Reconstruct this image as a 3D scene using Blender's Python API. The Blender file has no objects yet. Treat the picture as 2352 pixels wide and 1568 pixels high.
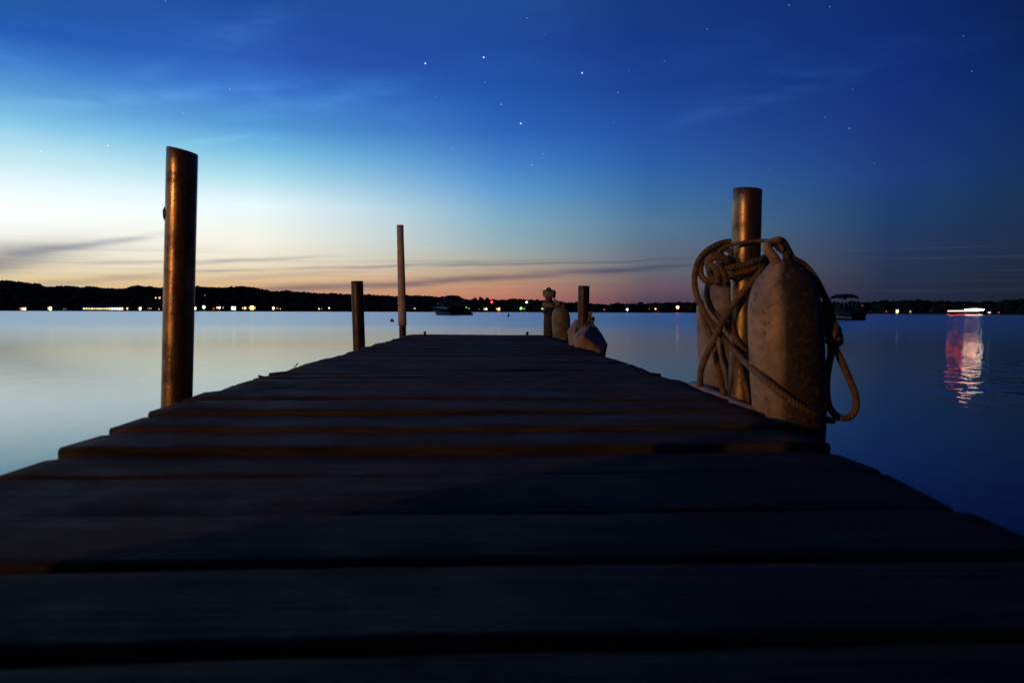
import bpy, bmesh, math, random
from mathutils import Vector, Matrix
random.seed(7)
R = math.radians
scene = bpy.context.scene
C = scene.collection

# ------------------------------------------------------------------ camera
F = 1907.0                     # focal length in units of the 2352 px wide working picture
CAM_Z = 0.175                  # above the near deck boards
cam_d = bpy.data.cameras.new('camera')
cam = bpy.data.objects.new('camera', cam_d); C.objects.link(cam); scene.camera = cam
cam_d.sensor_width = 36.0
cam_d.lens = F/2352*36
cam_d.clip_start = 0.02; cam_d.clip_end = 20000
YAW, PITCH, ROLL = R(-1.98), R(-2.07), R(0.17)
ROT = (Matrix.Rotation(YAW, 3, 'Z') @ Matrix.Rotation(R(90)+PITCH, 3, 'X') @ Matrix.Rotation(ROLL, 3, 'Z'))
cam.matrix_world = Matrix.Translation((0, 0, CAM_Z)) @ ROT.to_4x4()
cam_d.dof.use_dof = True; cam_d.dof.focus_distance = 4.5; cam_d.dof.aperture_fstop = 11.0

def ray(u, v):
    return (ROT @ Vector(((u-1176)/F, -(v-784)/F, -1))).normalized()
def P(u, v, d):
    "the point at distance d along the dock seen at (u, v)"
    r = ray(u, v); return Vector((0, 0, CAM_Z)) + r*(d/r.y)
def azel(u, v):
    r = ray(u, v); return math.degrees(math.atan2(r.x, r.y)), math.degrees(math.asin(r.z))

# ------------------------------------------------------------------ render look
scene.view_settings.view_transform = 'Standard'; scene.view_settings.look = 'None'
scene.view_settings.exposure = 0; scene.view_settings.gamma = 1
scene.render.engine = 'CYCLES'

def lin(c):
    return tuple(((x/255)/12.92 if x/255 <= .04045 else ((x/255+.055)/1.055)**2.4) for x in c)

class NT:
    "small node tree writer"
    def __init__(s, t): s.t = t; s.n = t.nodes; s.l = t.links
    def node(s, kind, **kw):
        n = s.n.new(kind)
        for k, v in kw.items(): setattr(n, k, v)
        return n
    def put(s, sock, v):
        if isinstance(v, bpy.types.NodeSocket): s.l.new(v, sock)
        elif v is not None: sock.default_value = v
    def m(s, op, a, b=None, c=None, clamp=False):
        n = s.node('ShaderNodeMath', operation=op); n.use_clamp = clamp
        s.put(n.inputs[0], a); s.put(n.inputs[1], b); s.put(n.inputs[2], c)
        return n.outputs[0]
    def mr(s, v, a, b, c=0., d=1., kind='SMOOTHSTEP'):
        n = s.node('ShaderNodeMapRange', interpolation_type=kind)
        for i, x in enumerate((v, a, b, c, d)): s.put(n.inputs[i], x)
        return n.outputs[0]
    def mix(s, f, a, b, blend='MIX'):
        n = s.node('ShaderNodeMix', data_type='RGBA', blend_type=blend)
        s.put(n.inputs[0], f)
        for i, x in ((6, a), (7, b)):
            if isinstance(x, tuple) and len(x) == 3: x = (*x, 1)
            s.put(n.inputs[i], x)
        return n.outputs[2]
    def noise(s, vec, scale, detail=4, rough=.55, dim='3D'):
        n = s.node('ShaderNodeTexNoise', noise_dimensions=dim)
        s.put(n.inputs['Vector'], vec); s.put(n.inputs['Scale'], scale)
        n.inputs['Detail'].default_value = detail; n.inputs['Roughness'].default_value = rough
        return n.outputs[0]
    def mapping(s, vec, scale=(1, 1, 1), rot=(0, 0, 0), loc=(0, 0, 0)):
        n = s.node('ShaderNodeMapping'); s.put(n.inputs[0], vec)
        n.inputs[1].default_value = loc; n.inputs[2].default_value = rot; n.inputs[3].default_value = scale
        return n.outputs[0]

# ------------------------------------------------------------------ sky
world = bpy.data.worlds.new('World'); scene.world = world; world.use_nodes = True
w = NT(world.node_tree); w.n.clear()
tc = w.node('ShaderNodeTexCoord'); D = tc.outputs['Generated']
sep = w.node('ShaderNodeSeparateXYZ'); w.l.new(D, sep.inputs[0])
az = w.m('MULTIPLY', w.m('ARCTAN2', sep.outputs[0], sep.outputs[1]), 180/math.pi)
el = w.m('MULTIPLY', w.m('ARCSINE', sep.outputs[2]), 180/math.pi)
COLS = {
 20: [(0,38,80,165),(70,40,88,185),(140,65,125,207),(210,95,160,217),(275,132,197,232),(345,186,226,240),(415,221,240,246),(480,236,241,241),(550,233,232,222),(600,238,230,206),(640,228,205,160),(690,218,180,125)],
 590: [(0,36,76,163),(130,44,84,180),(210,58,116,203),(290,84,153,215),(340,118,188,226),(400,165,215,232),(470,216,233,236),(550,236,234,222),(600,238,228,204),(650,222,186,140),(690,210,150,105)],
 1150: [(0,38,72,160),(100,37,70,165),(200,42,80,177),(300,50,99,188),(380,70,130,202),(440,95,155,206),(500,126,172,197),(560,148,174,182),(600,168,167,155),(640,192,152,120),(680,190,124,104),(700,180,110,95)],
 1480: [(0,28,54,135),(100,28,54,145),(200,31,64,155),(300,38,79,165),(380,45,95,167),(450,60,110,162),(520,84,120,150),(580,97,112,130),(620,106,106,116),(660,106,86,96),(695,84,64,84)],
 2040: [(0,20,42,118),(150,21,43,128),(300,28,52,124),(400,30,60,122),(500,32,60,105),(600,37,54,84),(680,39,44,68),(700,36,40,62)],
 2330: [(0,16,32,92),(100,17,34,98),(200,20,40,106),(350,22,47,98),(450,25,51,84),(550,29,47,74),(680,31,37,54),(700,28,34,50)],
}
HI, LOW = 40.0, 0.0
def ramp(stops):
    n = w.node('ShaderNodeValToRGB'); e = n.color_ramp.elements
    stops = sorted(stops)
    e[0].position, e[0].color = stops[0][0], (*stops[0][1], 1)
    e[1].position, e[1].color = stops[-1][0], (*stops[-1][1], 1)
    for p, c in stops[1:-1]:
        x = e.new(p); x.color = (*c, 1)
    w.l.new(elf, n.inputs[0]); return n.outputs[0]
elf = w.m('DIVIDE', el, HI, clamp=True)
cols = []
for u, st in COLS.items():
    # the glow is brighter than the picture can hold (it clips to white there)
    def glow(v, r, g, b):
        k = 1+.22*max(0, 1-abs(v-490)/115)*(1 if u < 800 else .0)
        up = max(0, min(1, (360-v)/150)) if u > 1000 else max(0, min(1, (200-v)/150))*.6
        c = lin((r, g, b)); return (c[0]*k*(1-.30*up), c[1]*k*(1+.08*up), c[2]*k*(1-.15*up))
    s = [(max(0, azel(u, v)[1])/HI, glow(v, r, g, b)) for v, r, g, b in st]
    top = lin(st[0][1:]); s.append((.7, tuple(x*.72 for x in top))); s.append((1., tuple(x*.5 for x in top)))
    cols.append((azel(u, 650)[0], ramp(s), st))
def simple(c0, c1, c2): return ramp([(0., lin(c0)), (.35, lin(c1)), (1., lin(c2))])
left2 = simple((205, 150, 95), (120, 180, 220), (26, 52, 120))
back = simple((13, 15, 28), (9, 15, 38), (8, 15, 45))
right2 = simple((20, 24, 40), (12, 24, 62), (9, 18, 55))
seq = [(-150, back), (-68, left2)] + [(a, c) for a, c, _ in cols] + [(62, right2), (120, back)]
col = seq[0][1]
for (a0, c0), (a1, c1) in zip(seq, seq[1:]):
    col = w.mix(w.mr(az, a0, a1, kind='LINEAR'), col, c1)
# cloud streaks in the sky, in azimuth / elevation
comb = w.node('ShaderNodeCombineXYZ'); w.l.new(az, comb.inputs[0]); w.l.new(el, comb.inputs[1])
AE = comb.outputs[0]
streak_noise = w.noise(w.mapping(AE, (.10, 1.5, 1), (0, 0, R(-3))), 1.0, 5, .6)
fine = w.noise(w.mapping(AE, (.05, 3.5, 1), (0, 0, R(-2.5)), (3, 1, 0)), 1.0, 4, .6)
wig = w.m('MULTIPLY', w.m('SUBTRACT', w.noise(w.mapping(AE, (.12, .2, 1)), 1, 2), .5), .55)
def band(p1, p2, sig, strength, dark, fade=4.0, rough=.75):
    global col
    a1, e1 = azel(*p1); a2, e2 = azel(*p2)
    k = (e2-e1)/(a2-a1)
    line = w.m('ADD', w.m('MULTIPLY', w.m('SUBTRACT', az, a1), k), e1)
    dd = w.m('DIVIDE', w.m('ADD', w.m('SUBTRACT', el, line), wig), sig/F*57.3)
    g = w.m('EXPONENT', w.m('MULTIPLY', w.m('MULTIPLY', dd, dd), -1.0))
    g = w.m('MULTIPLY', g, w.mr(az, a1-fade*.6, a1+fade*.6))
    g = w.m('MULTIPLY', g, w.mr(az, a2-fade, a2+fade, 1., 0.))
    g = w.m('MULTIPLY', g, w.mr(streak_noise, .5-rough*.45, .5+.12))
    col = w.mix(w.m('MULTIPLY', g, strength), col, lin(dark))
band((-120, 625), (80, 583), 26, .85, (98, 98, 110), 5, 1.0)
band((-120, 612), (150, 598), 16, .6, (118, 116, 126), 5, .9)
band((-20, 585), (210, 566), 10, .5, (130, 132, 145), 4, .8)
band((60, 580), (372, 541), 7, .6, (150, 155, 170), 2.5)
band((-60, 560), (150, 575), 13, .35, (120, 120, 135), 3)
band((60, 655), (372, 632), 7, .45, (128, 118, 125), 3)
band((200, 607), (560, 600), 4, .45, (150, 145, 145), 3)
band((430, 604), (720, 588), 4, .5, (120, 125, 140), 3)
band((430, 622), (940, 608), 3.5, .45, (120, 122, 135), 3)
band((700, 614), (1250, 598), 3, .40, (110, 120, 140), 3)
band((560, 668), (960, 648), 10, .62, (92, 80, 108), 4)
band((900, 652), (1520, 614), 8, .72, (58, 60, 100), 4)
band((1000, 611), (1600, 594), 2.6, .5, (62, 68, 100), 4)
band((1450, 618), (1640, 606), 4, .35, (62, 60, 90), 4)
band((480, 640), (800, 622), 6, .3, (140, 125, 125), 4)
def wisp(p1, p2, sig, k, fade=4):
    "pale cirrus"
    global col
    a1, e1 = azel(*p1); a2, e2 = azel(*p2); sl = (e2-e1)/(a2-a1)
    line = w.m('ADD', w.m('MULTIPLY', w.m('SUBTRACT', az, a1), sl), e1)
    dd = w.m('DIVIDE', w.m('ADD', w.m('SUBTRACT', el, line), w.m('MULTIPLY', wig, 2.5)), sig/F*57.3)
    gg = w.m('EXPONENT', w.m('MULTIPLY', w.m('MULTIPLY', dd, dd), -1.0))
    gg = w.m('MULTIPLY', w.m('MULTIPLY', gg, w.mr(az, a1-fade, a1+fade)), w.mr(az, a2-fade, a2+fade, 1., 0.))
    gg = w.m('MULTIPLY', gg, w.mr(wispn, .34, .66))
    col = w.mix(w.m('MULTIPLY', gg, k), col, w.mix(1.0, col, (2.1, 1.75, 1.3), 'MULTIPLY'))
wispn = w.noise(w.mapping(AE, (.22, .9, 1), (0, 0, R(-22))), 1.0, 5, .6)
wisp((330, 170), (720, -10), 26, .42, 5); wisp((1560, 280), (1960, 172), 16, .45, 3); wisp((1650, 215), (2350, 50), 34, .35, 5)
wisp((100, 235), (760, 190), 16, .35, 5); wisp((430, 326), (640, 316), 7, .35, 3); wisp((520, 262), (980, 186), 22, .3, 4); wisp((-100, 95), (60, 140), 18, .35, 3)
# thin banding low in the sky and pale cirrus high up
low = w.m('MULTIPLY', w.mr(el, .6, 1.8), w.mr(el, 3.2, 5.2, 1., 0.))
col = w.mix(w.m('MULTIPLY', w.m('MULTIPLY', w.mr(fine, .5, .72), low), .22), col, lin((80, 85, 110)))
cir = w.noise(w.mapping(AE, (.05, .17, 1), (0, 0, R(-24)), (5.3, 2.1, 0)), 1.0, 5, .55)
cirm = w.m('MULTIPLY', w.mr(cir, .47, .80), w.mr(el, 6, 13))
col = w.mix(w.m('MULTIPLY', cirm, .50), col, w.mix(1.0, col, (1.7, 1.65, 1.35), 'MULTIPLY'))
# stars
STARS = [(977,146,2.2),(1111,132,2.4),(1337,168,2.6),(1196,284,2.3),(528,205,.55),(249,335,1.0),(419,260,.6),(1151,240,.9),(1420,213,.55),
 (1951,295,.5),(2232,164,.4),(1812,12,.45),(1906,16,.45),(1222,379,.8),(1210,42,.6),(94,348,.7),(1895,270,.25),(2008,376,.22),(2213,83,.28),
 (1526,141,.22),(1624,67,.3),(1445,162,.2),(1958,205,.22),(1410,282,.2),(1247,354,.4),(1040,340,.4),(1000,223,.3),(1114,190,.4),(380,3,.4),(620,326,.3),(1250,80,.2),(1768,390,.15)]
tot = None
for u, v, s in STARS:
    n = w.node('ShaderNodeVectorMath', operation='DISTANCE')
    w.l.new(D, n.inputs[0]); n.inputs[1].default_value = ray(u, v)
    rr = (.0009 if s > 2 else .00062)
    g = w.m('MULTIPLY', w.m('LESS_THAN', n.outputs['Value'], rr), s*(.75 if s > 2 else .5))
    tot = g if tot is None else w.m('ADD', tot, g)
col = w.mix(tot, col, w.mix(1.0, col, (.75, .85, 1.), 'ADD'))
bg = w.node('ShaderNodeBackground'); w.l.new(col, bg.inputs[0]); bg.inputs[1].default_value = 1.0
wo = w.node('ShaderNodeOutputWorld'); w.l.new(bg.outputs[0], wo.inputs[0])

# ------------------------------------------------------------------ helpers
def mat(name): 
    m = bpy.data.materials.new(name); m.use_nodes = True
    t = NT(m.node_tree); b = t.n['Principled BSDF']
    return m, t, b
def plain(name, c, rough=.6, metal=0., spec=.5):
    m, t, b = mat(name)
    tcn = t.node('ShaderNodeTexCoord')
    nz = t.noise(tcn.outputs['Object'], 14, 5)
    t.put(b.inputs['Base Color'], t.mix(t.mr(nz, .3, .7), tuple(x*.75 for x in c), tuple(min(1, x*1.2) for x in c)))
    b.inputs['Roughness'].default_value = rough; b.inputs['Metallic'].default_value = metal
    b.inputs['Specular IOR Level'].default_value = spec
    return m
def emis(name, c, s):
    m, t, b = mat(name)
    b.inputs['Base Color'].default_value = (*c, 1); b.inputs['Emission Color'].default_value = (*c, 1)
    b.inputs['Emission Strength'].default_value = s
    return m

class MB:
    def __init__(s): s.v = []; s.f = []; s.uv = []; s.smooth = []
    def add(s, vs, fs, smooth=True, uvs=None):
        o = len(s.v); s.v += [tuple(x) for x in vs]
        for i, f in enumerate(fs):
            s.f.append(tuple(o+k for k in f)); s.smooth.append(smooth)
            s.uv.append(uvs[i] if uvs else [(0, 0)]*len(f))
    def rings(s, rings, cap=True, smooth=True, vcoord=None):
        n = len(rings[0]); vs = [p for r in rings for p in r]; fs = []; uv = []
        for i in range(len(rings)-1):
            for j in range(n):
                k = (j+1) % n
                fs.append((i*n+j, i*n+k, (i+1)*n+k, (i+1)*n+j))
                a, b = (vcoord[i], vcoord[i+1]) if vcoord else (i, i+1)
                uv.append([(a, j/n), (a, (j+1)/n), (b, (j+1)/n), (b, j/n)])
        if cap:
            fs.append(tuple(range(n))[::-1]); uv.append([(0, 0)]*n)
            fs.append(tuple((len(rings)-1)*n+j for j in range(n))); uv.append([(0, 0)]*n)
        s.add(vs, fs, smooth, uv)
    def box(s, c, d, rz=0.):
        c = Vector(c); m = Matrix.Rotation(rz, 3, 'Z'); vs = []
        for z in (-1, 1):
            for x, y in ((-1, -1), (1, -1), (1, 1), (-1, 1)):
                vs.append(c + m @ Vector((x*d[0]/2, y*d[1]/2, z*d[2]/2)))
        s.add(vs, [(3, 2, 1, 0), (4, 5, 6, 7), (0, 1, 5, 4), (1, 2, 6, 5), (2, 3, 7, 6), (3, 0, 4, 7)], False)
    def tube(s, path, r, sides=10, step=None, cap=True, smoothpath=True, flat=1.0):
        pts = catmull(path, step) if smoothpath else [Vector(p) for p in path]
        n = len(pts); rad = r if callable(r) else (lambda t: r)
        up = None; rings = []; vc = []; L = 0
        for i, p in enumerate(pts):
            t = (pts[min(i+1, n-1)] - pts[max(i-1, 0)])
            if t.length < 1e-9: t = Vector((0, 0, 1))
            t.normalize()
            if up is None: up = t.orthogonal().normalized()
            up = (up - t*up.dot(t))
            if up.length < 1e-6: up = t.orthogonal()
            up.normalize(); side = t.cross(up)
            if i: L += (p-pts[i-1]).length
            rr = rad(i/(n-1)); vc.append(L)
            rings.append([p + (up*math.cos(a) + side*math.sin(a)*flat)*rr for a in [2*math.pi*j/sides for j in range(sides)]])
        s.rings(rings, cap, True, vc)
    def ico(s, c, r, sub=1, jit=0., sq=(1, 1, 1)):
        bm = bmesh.new(); bmesh.ops.create_icosphere(bm, subdivisions=sub, radius=1)
        vs = [Vector(c) + Vector((v.co.x*sq[0], v.co.y*sq[1], v.co.z*sq[2]))*r*(1+random.uniform(-jit, jit)) for v in bm.verts]
        fs = [[v.index for v in f.verts] for f in bm.faces]; bm.free()
        s.add(vs, fs, True)
    def build(s, name, m, parent=None, label=None):
        me = bpy.data.meshes.new(name); me.from_pydata(s.v, [], s.f)
        me.polygons.foreach_set('use_smooth', s.smooth)
        ul = me.uv_layers.new(name='UVMap'); flat = [c for f in s.uv for uv in f for c in uv]
        ul.data.foreach_set('uv', flat)
        me.materials.append(m); me.update()
        o = bpy.data.objects.new(name, me); C.objects.link(o)
        if parent: o.parent = parent; o.matrix_parent_inverse = parent.matrix_world.inverted() if parent.type == 'EMPTY' else Matrix()
        if label: o['label'] = label
        return o
def catmull(path, step=None):
    p = [Vector(x) for x in path]
    if len(p) < 3: return p
    p = [p[0]*2-p[1]] + p + [p[-1]*2-p[-2]]; out = []
    for i in range(1, len(p)-2):
        a, b, c, d = p[i-1:i+3]
        n = max(2, int((c-b).length/step)) if step else 6
        for k in range(n):
            t = k/n
            out.append(.5*((2*b)+(c-a)*t+(2*a-5*b+4*c-d)*t*t+(3*b-a-3*c+d)*t**3))
    out.append(p[-2]); return out
def tag(o, label, cat, group=None):
    o['label'] = label; o['category'] = cat
    if group: o['group'] = group
    return o
def structure(o): o['kind'] = 'structure'; return o
def thing(name, loc, label, cat, group=None):
    o = bpy.data.objects.new(name, None); C.objects.link(o); o.location = loc
    o.matrix_world = Matrix.Translation(loc); o.empty_display_size = .1
    return tag(o, label, cat, group)

WATER_Z = CAM_Z - 0.65

# ------------------------------------------------------------------ materials
def wood_mat():
    m, t, b = mat('weathered_wood')
    tcn = t.node('ShaderNodeTexCoord'); oi = t.node('ShaderNodeObjectInfo')
    off = t.node('ShaderNodeVectorMath', operation='ADD'); t.l.new(tcn.outputs['Object'], off.inputs[0])
    cx = t.node('ShaderNodeCombineXYZ'); t.l.new(t.m('MULTIPLY', oi.outputs['Random'], 37.), cx.inputs[0]); t.l.new(t.m('MULTIPLY', oi.outputs['Random'], 91.), cx.inputs[2])
    t.l.new(cx.outputs[0], off.inputs[1]); v = off.outputs[0]
    g1 = t.noise(t.mapping(v, (6, 95, 95)), 1, 7, .72)
    g2 = t.noise(t.mapping(v, (7, 260, 260)), 1, 4, .6)
    blot = t.noise(v, 9, 7, .7)
    kn = t.node('ShaderNodeTexVoronoi'); t.l.new(t.mapping(v, (3, 9, 9)), kn.inputs['Vector']); kn.inputs['Scale'].default_value = 1
    knot = t.mr(kn.outputs['Distance'], .09, .19, 1, 0)
    c = t.mix(t.mr(g1, .3, .72), (.017, .014, .010), (.084, .067, .048))
    c = t.mix(t.m('MULTIPLY', t.mr(g2, .52, .66), .6), c, (.020, .017, .015))
    c = t.mix(t.m('MULTIPLY', t.mr(blot, .5, .7), .55), c, (.045, .038, .034))
    c = t.mix(t.m('MULTIPLY', knot, .8), c, (.016, .012, .010))
    rnd = t.mr(oi.outputs['Random'], 0, 1, .75, 1.3, 'LINEAR')
    hs = t.node('ShaderNodeHueSaturation'); t.l.new(c, hs.inputs['Color']); t.l.new(rnd, hs.inputs['Value'])
    t.l.new(hs.outputs[0], b.inputs['Base Color'])
    t.put(b.inputs['Roughness'], t.mr(blot, .3, .7, .62, .9)); b.inputs['Specular IOR Level'].default_value = .10
    bp = t.node('ShaderNodeBump'); bp.inputs['Strength'].default_value = 1.0; bp.inputs['Distance'].default_value = .004
    t.l.new(t.m('ADD', t.m('ADD', g1, t.m('MULTIPLY', g2, .5)), t.m('MULTIPLY', blot, .8)), bp.inputs['Height']); t.l.new(bp.outputs[0], b.inputs['Normal'])
    return m
def steel_mat(name, c1, c2, rust, rough=(.28, .5)):
    m, t, b = mat(name)
    tcn = t.node('ShaderNodeTexCoord'); v = tcn.outputs['Object']
    n1 = t.noise(v, 26, 6, .65); n2 = t.noise(t.mapping(v, (1, 1, .18)), 90, 4, .6); n3 = t.noise(v, 240, 3, .6)
    c = t.mix(t.mr(n1, .35, .7), c1, c2)
    rm = t.m('MULTIPLY', t.mr(n1, .54, .60), rust)
    c = t.mix(rm, c, (.07, .028, .012))
    c = t.mix(t.m('MULTIPLY', t.mr(n2, .55, .7), .4), c, (.03, .025, .02))
    t.l.new(c, b.inputs['Base Color'])
    t.put(b.inputs['Metallic'], t.m('SUBTRACT', .9, rm))
    t.put(b.inputs['Roughness'], t.mr(n2, .3, .7, rough[0], rough[1]))
    bp = t.node('ShaderNodeBump'); bp.inputs['Strength'].default_value = .6; bp.inputs['Distance'].default_value = .0014
    t.l.new(t.m('ADD', n1, t.m('MULTIPLY', n3, .35)), bp.inputs['Height']); t.l.new(bp.outputs[0], b.inputs['Normal'])
    return m
def rope_mat(name, c1, c2, radius=.005):
    m, t, b = mat(name)
    uv = t.node('ShaderNodeUVMap'); sp = t.node('ShaderNodeSeparateXYZ'); t.l.new(uv.outputs[0], sp.inputs[0])
    u = t.m('MULTIPLY', sp.outputs[0], 2*math.pi/.0075); vv = t.m('MULTIPLY', sp.outputs[1], 2*math.pi*3)
    a = t.m('SINE', t.m('ADD', u, vv)); bb = t.m('SINE', t.m('SUBTRACT', u, vv))
    h = t.m('MAXIMUM', a, bb)
    tcn = t.node('ShaderNodeTexCoord'); n = t.noise(tcn.outputs['Object'], 60, 5, .6); n2 = t.noise(tcn.outputs['Object'], 900, 2)
    c = t.mix(t.mr(h, -.4, .9), tuple(x*.82 for x in c1), c1)
    c = t.mix(t.m('MULTIPLY', t.mr(n, .40, .62), .8), c, c2)
    t.l.new(c, b.inputs['Base Color']); b.inputs['Roughness'].default_value = .9; b.inputs['Specular IOR Level'].default_value = .15
    bp = t.node('ShaderNodeBump'); bp.inputs['Strength'].default_value = .65; bp.inputs['Distance'].default_value = .0011
    t.l.new(t.m('ADD', h, t.m('MULTIPLY', n2, .6)), bp.inputs['Height']); t.l.new(bp.outputs[0], b.inputs['Normal'])
    return m
def vinyl_mat(name, base, dirt_dark, amount, dark_side=None):
    "aged fender vinyl; dark_side = (direction, threshold) of the mottled darkening down one side, in object space"
    m, t, b = mat(name)
    tcn = t.node('ShaderNodeTexCoord'); v = tcn.outputs['Object']
    n1 = t.noise(v, 16, 6, .65); n2 = t.noise(v, 110, 4, .7); n3 = t.noise(t.mapping(v, (1, 1, .25)), 34, 4)
    c = t.mix(t.mr(n1, .35, .66), base, tuple(x*.5 for x in base))
    c = t.mix(t.m('MULTIPLY', t.m('MULTIPLY', t.mr(n2, .50, .62), t.mr(n3, .42, .62)), amount), c, dirt_dark)
    if dark_side:
        (sx, sy), th = dark_side
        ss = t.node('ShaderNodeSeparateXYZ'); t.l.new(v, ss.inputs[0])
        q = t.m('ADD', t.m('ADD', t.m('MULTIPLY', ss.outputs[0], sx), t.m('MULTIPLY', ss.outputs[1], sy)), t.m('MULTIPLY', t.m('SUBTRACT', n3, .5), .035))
        c = t.mix(t.m('MULTIPLY', t.mr(q, th-.007, th+.012), t.mr(n2, .25, .5, .6, .93)), c, dirt_dark)  # one side turns darker and mottled past the threshold
    t.l.new(c, b.inputs['Base Color']); t.put(b.inputs['Roughness'], t.mr(n2, .3, .7, .42, .68)); b.inputs['Specular IOR Level'].default_value = .4
    bp = t.node('ShaderNodeBump'); bp.inputs['Strength'].default_value = .4; bp.inputs['Distance'].default_value = .0015
    t.l.new(t.m('ADD', n1, t.m('MULTIPLY', n2, .4)), bp.inputs['Height']); t.l.new(bp.outputs[0], b.inputs['Normal'])
    return m
WOOD = wood_mat()
STEEL = steel_mat('galvanised_steel', (.32, .23, .14), (.15, .10, .06), .9, (.3, .48))
STEEL_DARK = steel_mat('rusty_steel', (.36, .24, .13), (.17, .11, .06), .55, (.25, .42))
STEEL_DULL = steel_mat('dull_steel', (.10, .08, .06), (.06, .045, .03), .95, (.4, .6))
BOLT = plain('bolt_steel', (.05, .045, .04), .5, .7)
PVC = plain('pvc_sleeve', (.58, .48, .38), .5)
ROPE = rope_mat('braided_rope', (.25, .18, .115), (.12, .085, .055))
ROPE_PALE = rope_mat('pale_rope', (.42, .36, .27), (.20, .17, .11))

# ------------------------------------------------------------------ lake
def water():
    m, t, b = mat('lake_water'); t.n.remove(b)
    g = t.node('ShaderNodeNewGeometry'); v = g.outputs['Position']
    ln = t.node('ShaderNodeVectorMath', operation='LENGTH'); t.l.new(v, ln.inputs[0])
    inv = t.m('DIVIDE', 1.0, ln.outputs['Value'])
    patch = t.noise(t.mapping(v, (.02, .07, 1)), 1, 4)
    far = t.mr(t.m('ADD', inv, t.m('MULTIPLY', t.m('SUBTRACT', patch, .5), .035)), .062, .012)
    rough = t.mr(far, 0, 1, .095, .24, 'LINEAR')
    # wind ripples cross the open water to the right, the lee of the dock is calm
    sp = t.node('ShaderNodeSeparateXYZ'); t.l.new(v, sp.inputs[0])
    mask = t.mr(t.m('SUBTRACT', sp.outputs[0], t.m('MULTIPLY', sp.outputs[1], .46)), -.8, .6)
    n1 = t.noise(t.mapping(v, (5.5, 1.7, 1), (0, 0, R(24))), 1, 2, .5)
    n2 = t.noise(t.mapping(v, (1, 1.6, 1), (0, 0, R(-20))), 1.4, 2, .5)
    bp = t.node('ShaderNodeBump'); bp.inputs['Distance'].default_value = .05
    # the passing boat's wake still runs in towards the dock
    ratio = t.m('DIVIDE', sp.outputs[0], t.m('MAXIMUM', sp.outputs[1], 1.))
    wake = t.m('MULTIPLY', t.m('MULTIPLY', t.mr(ratio, .54, .60), t.mr(ratio, .70, .76, 1, 0)), t.mr(inv, .19, .12))
    t.l.new(t.m('ADD', t.m('MULTIPLY_ADD', mask, .06, .02), t.m('MULTIPLY', wake, .42)), bp.inputs['Strength'])
    t.l.new(t.m('ADD', n1, t.m('MULTIPLY', n2, .6)), bp.inputs['Height'])
    gl = t.node('ShaderNodeBsdfGlossy'); gl.inputs['Color'].default_value = (.87, .97, 1, 1)
    t.l.new(t.m('SUBTRACT', rough, t.m('MULTIPLY', mask, .03)), gl.inputs['Roughness']); t.l.new(bp.outputs[0], gl.inputs['Normal'])
    df = t.node('ShaderNodeBsdfDiffuse'); df.inputs['Color'].default_value = (.003, .010, .020, 1)
    fr = t.node('ShaderNodeFresnel'); fr.inputs['IOR'].default_value = 1.35
    mx = t.node('ShaderNodeMixShader'); t.l.new(fr.outputs[0], mx.inputs[0]); t.l.new(df.outputs[0], mx.inputs[1]); t.l.new(gl.outputs[0], mx.inputs[2])
    t.l.new(mx.outputs[0], t.n['Material Output'].inputs[0])
    q = MB(); S = 4000
    q.add([(-S, -S, WATER_Z), (S, -S, WATER_Z), (S, S, WATER_Z), (-S, S, WATER_Z)], [(0, 1, 2, 3)], False)
    structure(q.build('water', m))
water()

# ------------------------------------------------------------------ far shore: hills and woods
SIL = [(-900,640),(-400,636),(-150,640),(0,643.4),(25,644),(60,648),(72,651),(91,653),(102,658.5),(121,659.5),(147,655.7),(176,657.6),(186,662),(197,657.6),(210,656),(227,661),(251,661.7),
 (278,662),(295,660.4),(310,656.6),(325,656.6),(350,659.5),(372,661),(410,659),(444,657),(478,659),(506,661),(532,658.4),(560,657),(576,659),(599,662.3),(621,668.8),(640,668.8),(658,666),
 (673,670),(701,671),(738,673.8),(770,673.8),(803,675.3),(857,677.4),(889,679.2),(908,680),(933,677.8),(946,679.7),(956,678.8),(980,679.7),(995,680.7),(1025,682.5),(1060,684.5),(1071,687.9),
 (1080,688.5),(1130,688.5),(1141,688.3),(1154,690),(1173,686.7),(1200,687.3),(1220,690),(1249,690.5),(1287,692),(1302,694.9),(1324,696),(1356,698.5),(1378,700.5),(1402,702.3),(1417,700),
 (1451,699),(1505,697.4),(1550,695),(1572,696),(1590,694.5),(1700,694),(1850,695),(1943,696),(1971,695.2),(2006,695.8),(2028,692.6),(2077,692),(2108,690),(2158,693.8),(2209,694.2),
 (2250,696),(2300,693),(2352,688.5),(2500,682),(2800,676),(3300,680)]
SHORE = [(-900,700),(700,720),(1150,700),(1300,640),(1560,600),(1850,520),(2050,400),(2352,330),(3300,320)]
def interp(tab, u):
    for (a, p), (b, q) in zip(tab, tab[1:]):
        if u <= b: return p + (q-p)*max(0, (u-a))/(b-a)
    return tab[-1][1]
def horiz_point(u, dist, v=700):
    r = ray(u, v); h = math.hypot(r.x, r.y); return Vector((0, 0, CAM_Z)) + r*(dist/h)
FOREST = plain('forest_foliage', (.018, .028, .012), .9, 0, .1)
SOIL = plain('hill_ground', (.020, .024, .012), .95, 0, .1)
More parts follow.
